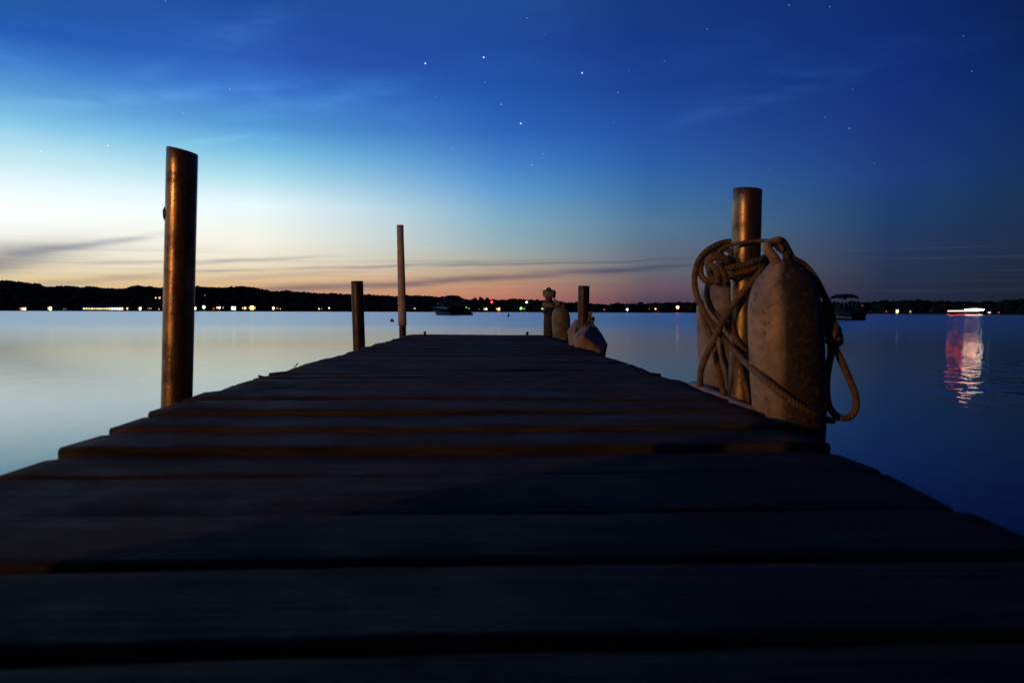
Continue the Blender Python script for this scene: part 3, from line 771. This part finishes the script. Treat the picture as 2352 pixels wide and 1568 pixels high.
rg.append([top+Vector((.019*math.cos(a), .019*math.sin(a), -.1)) for a in [2*math.pi*j/24 for j in range(24)]])
q.rings(rg); q.build('sleeve', PVC, t)

# ------------------------------------------------------------------ fenders
def fender(c_top, c_bot, r, neck, label, m, eye_path=None, eye_r=.008, group='dock fenders', seam=-120, d_len=None):
    "cylindrical vinyl fender; c_top = top of the shoulder cone, c_bot = foot"
    top, bot = Vector(c_top), Vector(c_bot); ax = (bot-top); L = ax.length; ax.normalize()
    t = thing('fender', bot, label, 'fender', group)
    e1 = Vector((1, 0, 0)); e1 = (e1-ax*e1.dot(ax)).normalized(); e2 = ax.cross(e1)
    prof = [(0, neck), (.006, neck*1.1), (.013, .46*r), (.020, .60*r), (.030, .74*r), (.045, .855*r), (.060, .925*r), (.08, .975*r), (.12, 1.0*r), (.2, 1.0*r), (.35, .99*r), (1.0, .98*r)]
    k = r/.060; n = 72; rg = []
    seq = [(a*k, b) for a, b in prof if a*k < L-.10*k]
    seq.append((L-.10*k, .97*r)); seq += [(L-.05*k, .90*r), (L-.022*k, .62*r), (L-.005*k, .3*r), (L, .12*r)]
    fine_ = []
    for (a0, b0), (a1, b1) in zip(seq, seq[1:]):
        m_ = max(1, int((a1-a0)/.004))
        for j in range(m_): fine_.append((a0+(a1-a0)*j/m_, b0+(b1-b0)*j/m_))
    fine_.append(seq[-1])
    # smooth the profile
    for _ in range(3): fine_ = [fine_[0]]+[(fine_[i][0], (fine_[i-1][1]+2*fine_[i][1]+fine_[i+1][1])/4) for i in range(1, len(fine_)-1)]+[fine_[-1]]
    for a, b in fine_:
        ring = []
        for j in range(n):
            th = 2*math.pi*j/n; dseam = abs((math.degrees(th)-seam+180) % 360-180)
            rr = b*(1-.022*math.exp(-(dseam/3.2)**2)+.006*math.sin(3*th+a*9)+.004*math.sin(5*th-a*17))
            ring.append(top+ax*a+(e1*math.cos(th)+e2*math.sin(th))*rr)
        rg.append(ring)
    q = MB(); q.rings(rg, True, True); q.build('body', m, t)
    if eye_path:
        q = MB(); q.tube(eye_path, eye_r, 14, .004); q.build('eye', m, t)
    return t
OX, OY, KC = 1556.5, 413.0, .405
def Q(x, y, d): return P(OX+x*KC, OY+y*KC, d)            # traced points of the near right group, each with its own distance
DF = 1.36; FR = .0605
ctop = Q(590, 455, DF); cbot = Q(652, 1660, DF)
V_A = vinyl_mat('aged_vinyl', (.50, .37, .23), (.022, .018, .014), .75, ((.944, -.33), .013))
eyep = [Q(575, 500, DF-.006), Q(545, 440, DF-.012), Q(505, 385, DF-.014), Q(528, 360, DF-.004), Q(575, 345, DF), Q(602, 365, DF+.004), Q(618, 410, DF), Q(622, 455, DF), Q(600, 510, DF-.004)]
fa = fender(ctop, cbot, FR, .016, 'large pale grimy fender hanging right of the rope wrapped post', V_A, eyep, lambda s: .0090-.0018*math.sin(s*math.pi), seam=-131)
V_B = vinyl_mat('white_vinyl', (.42, .36, .30), (.03, .025, .02), .6, None)
fb_t, fb_b = Q(232, 560, 1.76), Q(290, 1420, 1.76)
fender(fb_t, fb_b, .0535, .014, 'pale fender half hidden behind the rope wrapped post', V_B, None, seam=-80)
fender(Vector((-.60, .215, .24)), Vector((-.60, .215, -.28)), .060, .016, 'pale fender hanging from the steel post closest to the camera, unseen, casting shade on the boards', V_B, None, seam=-80)  # unseen fender, placed to widen the post's strip of shade
def shadow_pack(x, y, rz):  # added unseen; casts the shade of the person behind the camera
    t = thing('shadow_pack', (x, y, 0), 'unseen added backpack lying on the dock behind the camera', 'shadow caster')
    M_ = Matrix.Translation((x, y, 0)) @ Matrix.Rotation(rz, 4, 'Z')
    def blk(name, c, d, m, bulge=.12, n=8):
        rg = []
        for i in range(n+1):
            f = i/n; e = 1-bulge*(abs(2*f-1)**3); z = c[2]-d[2]/2+d[2]*f; ring = []
            for k in range(28):
                a = 2*math.pi*k/28; p_ = 3.4
                cx_ = abs(math.cos(a))**(2/p_)*math.copysign(1, math.cos(a)); sy_ = abs(math.sin(a))**(2/p_)*math.copysign(1, math.sin(a))
                ring.append(M_ @ Vector((c[0]+cx_*d[0]/2*e, c[1]+sy_*d[1]/2*e, z)))
            rg.append(ring)
        q = MB(); q.rings(rg); q.build(name, m, t)
    blk('body', (0, 0, .16), (.50, .24, .30), CANVAS_B); blk('shadow_pack_pocket', (0, -.14, .12), (.34, .09, .18), CANVAS_B); blk('shadow_pack_lid', (0, 0, .325), (.46, .22, .05), RUB)
    for sx in (-.1, .1):
        q = MB(); q.tube([M_ @ Vector(p) for p in ((sx, .12, .28), (sx*1.5, .19, .2), (sx*1.4, .17, .1), (sx, .12, .04))], .014, 8); q.build('shadow_pack_strap', RUB, t)
shadow_pack(-.42, .03, R(-38))
# far mossy fender, pale rope eye
V_C = vinyl_mat('mossy_vinyl', (.30, .28, .17), (.03, .045, .015), .7, ((.98, -.2), .012))
DG = 5.55
fender(P(1287, 700, DG), P(1291, 800, DG), .0625, .020, 'mossy fender hanging against the rope topped wooden post at the dock end', V_C,
       [P(1279, 706, DG-.02), P(1280, 697, DG-.03), P(1287, 694.5, DG-.03), P(1293, 697, DG-.03), P(1294, 706, DG-.02)], .010, seam=-60)

# ------------------------------------------------------------------ ropes on the near right post
RR = .0056
def surf(x, y, lift=.009):
    "front surface of the large fender at a traced column"
    c = ctop.lerp(cbot, (y-455)/(1660-455)); p = Q(x, y, DF); dx = (p-c); h = min(1, abs(dx.x)/FR)
    return Q(x, y, DF-math.sqrt(max(0, 1-h*h))*FR*.97-lift)
PF = 1.507-.0262-.006     # just in front of the post
t = thing('mooring_rope', Q(390, 500, 1.5), 'brown rope knotted and criss-crossed round the near right post and across the large fender', 'rope')
s1 = MB()
s1.tube([Q(330, 350, 1.54), Q(275, 352, 1.545), Q(215, 372, 1.54), Q(160, 408, 1.53), Q(117, 462, 1.52), Q(97, 540, 1.51), Q(101, 622, 1.50), Q(127, 702, 1.49), Q(168, 782, 1.482), Q(226, 852, 1.476), Q(292, 935, PF-.004), Q(362, 1012, 1.43), Q(405, 1055, 1.375), Q(440, 1085, 1.338), Q(468, 1110, 1.325)] +
        [surf(x, y) for x, y in ((500, 1138), (580, 1204), (670, 1268), (760, 1316), (830, 1350))] + [Q(872, 1366, DF-.004), Q(880, 1362, DF+.03)], RR, 12, .005)
s1.tube([Q(330, 362, 1.55), Q(262, 372, 1.55), Q(196, 405, 1.54), Q(152, 440, 1.53), Q(129, 492, 1.52), Q(136, 548, 1.51), Q(172, 576, 1.505), Q(222, 575, 1.50), Q(270, 566, 1.495), Q(300, 545, 1.51)], RR*1.05, 12, .005)
s1.tube([Q(505, 440, 1.53), Q(478, 500, PF+.006), Q(436, 560, PF+.002), Q(374, 632, PF-.002), Q(312, 712, PF), Q(262, 792, PF), Q(226, 862, 1.468), Q(192, 932, 1.475), Q(152, 1022, 1.485), Q(130, 1092, 1.49), Q(128, 1165, 1.50)], RR*1.05, 12, .005)
s1.tube([Q(172, 590, 1.53), Q(166, 650, 1.525), Q(186, 718, 1.515), Q(226, 770, 1.505), Q(262, 806, 1.497), Q(300, 860, 1.49), Q(345, 925, PF+.002), Q(390, 975, PF+.002)], RR*.95, 12, .005)
s1.tube([Q(130, 690, 1.535), Q(148, 790, 1.53), Q(182, 872, 1.52), Q(205, 950, 1.51), Q(226, 1050, 1.505), Q(246, 1135, 1.505), Q(262, 1225, 1.51)], RR*.95, 12, .005)
s1.tube([Q(290, 575, 1.485), Q(288, 640, 1.485), Q(292, 700, 1.487), Q(300, 800, 1.487), Q(325, 878, 1.486), Q(338, 990, PF), Q(366, 1090, PF), Q(392, 1190, PF), Q(404, 1290, PF)], RR*.72, 10, .005)
s1.tube([Q(248, 900, 1.53), Q(262, 1000, 1.53), Q(285, 1080, 1.53), Q(292, 1200, 1.53)], RR*.7, 10, .005)
s1.build('rope_coil', ROPE, t)
k1 = MB()
k1.tube([Q(180, 500, 1.49), Q(176, 462, 1.482), Q(205, 436, 1.476), Q(250, 440, 1.474), Q(282, 462, 1.478), Q(300, 480, 1.50)], RR*1.35, 12, .004)
k1.tube([Q(214, 470, 1.468), Q(240, 500, 1.464), Q(262, 540, 1.466), Q(272, 575, 1.474), Q(240, 585, 1.486), Q(200, 560, 1.486), Q(180, 520, 1.484), Q(196, 490, 1.472), Q(216, 505, 1.464), Q(228, 545, 1.466), Q(232, 580, 1.476)], RR*1.15, 12, .004)
k1.tube([Q(236, 420, 1.50), Q(268, 392, 1.49), Q(300, 412, 1.49), Q(290, 450, 1.485), Q(262, 475, 1.475)], RR*.9, 12, .004)
k1.tube([Q(258, 506, 1.468), Q(300, 501, 1.468), Q(350, 490, PF-.002), Q(410, 474, PF-.001), Q(462, 458, 1.485), Q(500, 438, 1.51), Q(510, 430, 1.54)], RR*1.15, 12, .004)
k1.tube([Q(278, 546, 1.47), Q(320, 538, 1.47), Q(365, 526, PF-.002), Q(425, 506, PF), Q(472, 488, 1.485), Q(505, 470, 1.52)], RR*1.1, 12, .004)
k1.tube([Q(255, 470, 1.49), Q(300, 455, 1.50), Q(345, 470, PF+.012), Q(300, 500, 1.49)], RR*.9, 10, .004)
k1.build('knot', ROPE, t)
l1 = MB()
l1.tube([Q(232, 440, 1.50), Q(240, 402, 1.49), Q(275, 378, 1.483), Q(338, 362, PF), Q(400, 352, PF-.002), Q(470, 346, 1.47), Q(530, 348, 1.42), Q(560, 358, 1.37), Q(590, 385, 1.35), Q(600, 412, 1.36), Q(578, 400, 1.375), Q(545, 365, 1.385), Q(560, 350, 1.37), Q(595, 342, 1.365), Q(618, 372, 1.36), Q(634, 420, 1.355)], RR*.62, 10, .004)
l1.build('lashing', ROPE, t)
# second rope: down the right of the fender, knot and hanging bight
t = thing('fender_rope', Q(880, 880, 1.38), 'rope with a knot and long hanging loop on the right of the large fender', 'rope')
s2 = MB()
s2.tube([Q(600, 380, 1.37), Q(628, 400, 1.365), Q(652, 445, 1.362)] + [Q(x, y, DF+.015) for x, y in ((720, 487), (782, 562), (826, 648), (858, 712), (876, 775), (880, 830), (878, 870))], RR*1.05, 12, .005)
s2.tube([Q(822, 690, DF+.02), Q(838, 750, DF+.02), Q(846, 820, DF+.015), Q(860, 880, DF+.01)], RR, 12, .005)
s2.build('standing_line', ROPE, t)
kk = MB()
for a, b_, c_ in ((842, 838, .0), (846, 868, .004), (850, 900, 0.)):
    kk.tube([Q(a+6, b_+10, DF+.01), Q(a+18, b_-6, DF-.004-c_), Q(a+52, b_-2, DF-.006-c_), Q(a+70, b_+18, DF+.008), Q(a+50, b_+26, DF+.024), Q(a+14, b_+22, DF+.022), Q(a+6, b_+10, DF+.01)], RR*1.1, 12, .003)
kk.tube([Q(860, 930, DF), Q(885, 880, DF-.012), Q(898, 830, DF-.004), Q(880, 812, DF+.01)], RR, 12, .003)
kk.tube([Q(900, 850, DF+.01), Q(918, 880, DF+.006), Q(926, 895, DF+.01)], RR*.8, 10, .003)
kk.build('knot', ROPE, t)
lp = MB()
lp.tube([Q(868, 925, DF), Q(868, 990, DF), Q(856, 1060, DF), Q(846, 1130, DF), Q(846, 1210, DF), Q(860, 1285, DF), Q(898, 1335, DF), Q(945, 1352, DF), Q(988, 1335, DF), Q(1012, 1285, DF), Q(1006, 1215, DF), Q(974, 1130, DF), Q(935, 1040, DF), Q(900, 965, DF), Q(884, 920, DF)], RR*1.05, 12, .005)
lp.build('loop', ROPE, t)

# ------------------------------------------------------------------ far right: wooden post, its ropes, canvas bumper
DW = 5.80
def T(x, y, d): return P(1207+x*.1459, 622.6+y*.1459, d)
t = thing('wooden_post', T(358, 1000, DW), 'dome topped wooden post wound with rope at the dock end', 'post')
q = MB(); px = DW/F*.1459; rg = []
for y, hw, c in ((2200, 74, 358), (1000, 74, 356), (820, 73, 356), (640, 66, 362), (560, 58, 364), (420, 55, 366), (330, 54, 366), (300, 50, 366), (275, 38, 366), (258, 22, 366), (253, 6, 366)):
    p = T(c, y, DW); rg.append([p+Vector((hw*px*math.cos(a)*(1+random.uniform(-.02, .02)), hw*px*math.sin(a), 0)) for a in [2*math.pi*j/20 for j in range(20)]])
q.rings(rg); q.build('post', plain('old_timber', (.10, .085, .06), .9), t)
q = MB(); q.tube([T(318, 640, DW-.03), T(292, 620, DW-.03), T(282, 645, DW-.03), T(300, 670, DW-.03)], .006, 8); q.build('hook', BOLT, t)
t = thing('post_rope', T(370, 340, DW), 'pale rope coiled in two bands round the wooden post', 'rope')
def helix(cx, y0, y1, hw, turns, r):
    pts = []; n = int(turns*12)
    for k in range(n+1):
        a = 2*math.pi*k/12; f = k/n; p = T(cx, y0+(y1-y0)*f+random.uniform(-5, 5), DW)
        rr = hw*px*(1+random.uniform(-.05, .07)); pts.append(p+Vector((rr*math.cos(a), rr*math.sin(a), .004*math.sin(a))))
    return pts
q = MB(); q.tube(helix(372, 312, 402, 82, 4.2, 1), .0085, 8, .02); q.ico(T(455, 345, DW-.01), .013, 2, .12); q.ico(T(452, 392, DW-.01), .012, 2, .12); q.build('upper_coil', ROPE_PALE, t)
q = MB(); q.tube(helix(378, 495, 560, 92, 3.1, 1), .0075, 8, .02); q.build('lower_coil', ROPE_PALE, t)
q = MB(); q.tube([T(435, 410, DW-.05), T(465, 455, DW-.08), T(495, 492, 5.6), T(520, 520, 5.5), T(545, 500, 5.5)], .006, 8, .02); q.tube([T(300, 560, DW-.06), T(290, 620, DW-.06), T(288, 660, DW-.06)], .006, 8, .02); q.build('tail', ROPE_PALE, t)

CANVAS = plain('tan_canvas', (.38, .27, .20), .85)
t = thing('canvas_bumper', T(1000, 1100, 3.85), 'tan canvas wrapped bumper slung round the short right post', 'bumper')
def faceted(name, V, F_, lvl=2, crease=.55, thick=None):
    me = bpy.data.meshes.new(name); me.from_pydata(V, [], F_); me.materials.append(CANVAS)
    bm = bmesh.new(); bm.from_mesh(me); bmesh.ops.recalc_face_normals(bm, faces=bm.faces)
    cl = bm.edges.layers.float.new('crease_edge')
    for e in bm.edges: e[cl] = crease
    bm.to_mesh(me); bm.free()
    for p in me.polygons: p.use_smooth = True
    o = bpy.data.objects.new(name, me); C.objects.link(o)
    md = o.modifiers.new('round', 'SUBSURF'); md.levels = lvl; md.render_levels = lvl+1
    tx = bpy.data.textures.new(name, 'CLOUDS'); tx.noise_scale = .035; tx.noise_depth = 2
    dm = o.modifiers.new('wrinkle', 'DISPLACE'); dm.texture = tx; dm.strength = .007; dm.mid_level = .5
    o.parent = t; o.matrix_parent_inverse = t.matrix_world.inverted(); return o
A = [T(990, 815, 3.93), T(945, 850, 3.88), T(800, 1015, 3.76), T(790, 1060, 3.74), T(800, 1500, 3.74),      # 0-4 left edge, down
     T(1050, 820, 3.93), T(1145, 900, 3.93), T(1215, 1000, 3.92), T(1295, 1150, 3.90), T(1270, 1290, 3.88), T(1255, 1620, 3.86),  # 5-10 right edge, down
     T(905, 1030, 3.70), T(1200, 1250, 3.72), T(1195, 1620, 3.72)]                                             # 11-13 crease, front
B = [v+Vector((0, .10, -.0)) for v in A[:11]]
N = 14
F_ = [(0, 1, 2, 11), (2, 3, 11), (0, 11, 5), (5, 11, 6), (6, 11, 12, 7), (7, 12, 8), (8, 12, 9), (9, 12, 13, 10), (3, 4, 13, 12, 11)]
ob = [0, 1, 2, 3, 4, 13, 10, 9, 8, 7, 6, 5]
B.append(A[13]+Vector((0, .16, 0)))
idx = {0: 0, 1: 1, 2: 2, 3: 3, 4: 4, 5: 5, 6: 6, 7: 7, 8: 8, 9: 9, 10: 10, 13: 11}
for a, b in zip(ob, ob[1:]+ob[:1]): F_.append((a, N+idx[a], N+idx[b], b))
F_.append(tuple(N+idx[a] for a in ob)[::-1])
faceted('front_pad', A+B, F_)
Lp = [T(818, 748, 4.03), T(760, 830, 4.0), T(680, 950, 3.97), T(700, 1020, 3.95), T(718, 1400, 3.95), T(800, 1400, 3.94), T(812, 1020, 3.94), T(860, 850, 3.99)]
mid = T(770, 1000, 3.90)
V = Lp+[mid]+[v+Vector((0, .09, 0)) for v in Lp]
F2 = [(i, (i+1) % 8, 8) for i in range(8)]+[(i, 9+i, 9+(i+1) % 8, (i+1) % 8) for i in range(8)]+[tuple(9+i for i in range(8))[::-1]]
faceted('rear_pad', V, F2, crease=.4)
t2 = thing('bumper_rope', T(1035, 760, 3.85), 'short knotted rope end sticking up from the canvas bumper', 'rope')
q = MB(); q.tube([T(1000, 800, 3.86), T(1010, 760, 3.86), T(1040, 735, 3.85), T(1066, 750, 3.86), T(1050, 785, 3.87), T(1010, 790, 3.88), T(1000, 750, 3.86)], .0085, 10, .005)
q.tube([T(1010, 765, 3.86), T(1020, 700, 3.86), T(1032, 665, 3.86), T(1046, 632, 3.86)], .0055, 8, .006); q.tube([T(1014, 720, 3.86), T(1004, 680, 3.86), T(990, 640, 3.87)], .0035, 8, .006); q.build('knot', ROPE, t2)
q = MB(); q.tube([T(1045, 770, 3.85), T(1058, 820, 3.84), T(1070, 875, 3.80)], .006, 8, .006); q.tube([T(940, 850, 3.84), T(980, 810, 3.86), T(1010, 790, 3.87)], .005, 8, .006); q.build('tail', ROPE, t2)

# ------------------------------------------------------------------ small things on the deck
BLACK = plain('insect_black', (.02, .018, .015), .6)
t = thing('mayfly', P(678, 846, 2.2), 'tiny mayfly resting on the left edge of the dock', 'insect')
p = P(679, 846, 2.18); pxm = 2.18/F
def m_(x, y, z=0): return p+Vector((x*pxm, z*pxm, y*pxm))
q = MB(); q.tube([m_(-3, 6), m_(0, 4), m_(3, 2), m_(6, -.5)], lambda s: .9*pxm*(1.1-s*.6), 7, .0008); q.ico(m_(-3.3, 6), 1.3*pxm, 1)
for a in (-1, 1):
    for x in (-2, 0, 1): q.tube([m_(x, 4.5), m_(x+a*1.0, 3, a*2), m_(x+a*.8, 0, a*3)], .18*pxm, 5)
q.build('body', BLACK, t)
q = MB()
for a in (-1, 1):
    q.add([m_(-.5, 5, a*.3), m_(1.5, 9, a*1.6), m_(4.5, 12.5, a*2.2), m_(5.5, 10, a*2.2), m_(3, 6.5, a*1.2)], [(0, 1, 2, 3, 4)])
    q.add([m_(-.5, 5, a*.3-.15), m_(1.5, 9, a*1.6-.15), m_(4.5, 12.5, a*2.2-.15), m_(5.5, 10, a*2.2-.15), m_(3, 6.5, a*1.2-.15)], [(4, 3, 2, 1, 0)])
wm, wt, wb = mat('insect_wing'); wb.inputs['Base Color'].default_value = (.12, .12, .12, 1); wb.inputs['Alpha'].default_value = .65
q.build('wing', wm, t)
q = MB(); dz = 1.93; q.tube([P(593, 863, dz), P(602, 865, dz), P(615, 867.5, dz), P(628, 868, dz), P(650, 869, dz)], lambda s: .0022*(1.2-.5*s), 8, .003)
q.tube([P(600, 864.8, dz), P(597, 867.5, dz)], .0010, 6, smoothpath=False)
tag(q.build('twig', TRUNK), 'thin bent twig poking over the left edge of the dock', 'twig')

# ------------------------------------------------------------------ the shore behind the camera and its lamp
q = MB(); n = 12; vs = []
for j, (y, z) in enumerate(((-4.5, WATER_Z-.5), (-6, WATER_Z+.15), (-8, .1), (-14, .3), (-60, 2.0))):
    for i in range(n): vs.append((-60+120*i/(n-1), y+random.uniform(-.5, .5), z+random.uniform(-.05, .05)))
q.add(vs, [(j*n+i, (j+1)*n+i, (j+1)*n+i+1, j*n+i+1) for j in range(4) for i in range(n-1)])
structure(q.build('shore', SOIL))
def yard_lamp(x, y, z):
    t = thing('yard_lamp', (x, y, .1), 'warm yard lamp on a pole on the bank behind the dock', 'lamp')
    q = MB(); q.tube([(x-.35, y-.25, -.2), (x-.35, y-.25, z+.25)], .05, 10, smoothpath=False); q.tube([(x-.35, y-.25, z+.2), (x-.2, y-.15, z+.3), (x, y, z+.2)], .025, 8); q.build('pole', POLE_D, t)
    q = MB(); q.rings([[Vector((x+r*math.cos(a), y+r*math.sin(a), z+h)) for a in [k*math.pi/8 for k in range(16)]] for r, h in ((.2, .08), (.12, .17), (.04, .22))], True); q.build('shade', POLE_D, t)
    q = MB(); q.ico((x, y, z), .05, 2); q.build('bulb', emis('lamp_bulb', (1, .5, .16), 30), t)
    ld = bpy.data.lights.new('lamp_light', 'POINT'); ld.energy = 1250; ld.color = (1.0, .43, .11); ld.shadow_soft_size = .05
    lo = bpy.data.objects.new('lamp_light', ld); C.objects.link(lo); lo.parent = t; lo.matrix_parent_inverse = t.matrix_world.inverted(); lo.location = (x, y, z-.12)
yard_lamp(-8.6, -6.6, 2.5)
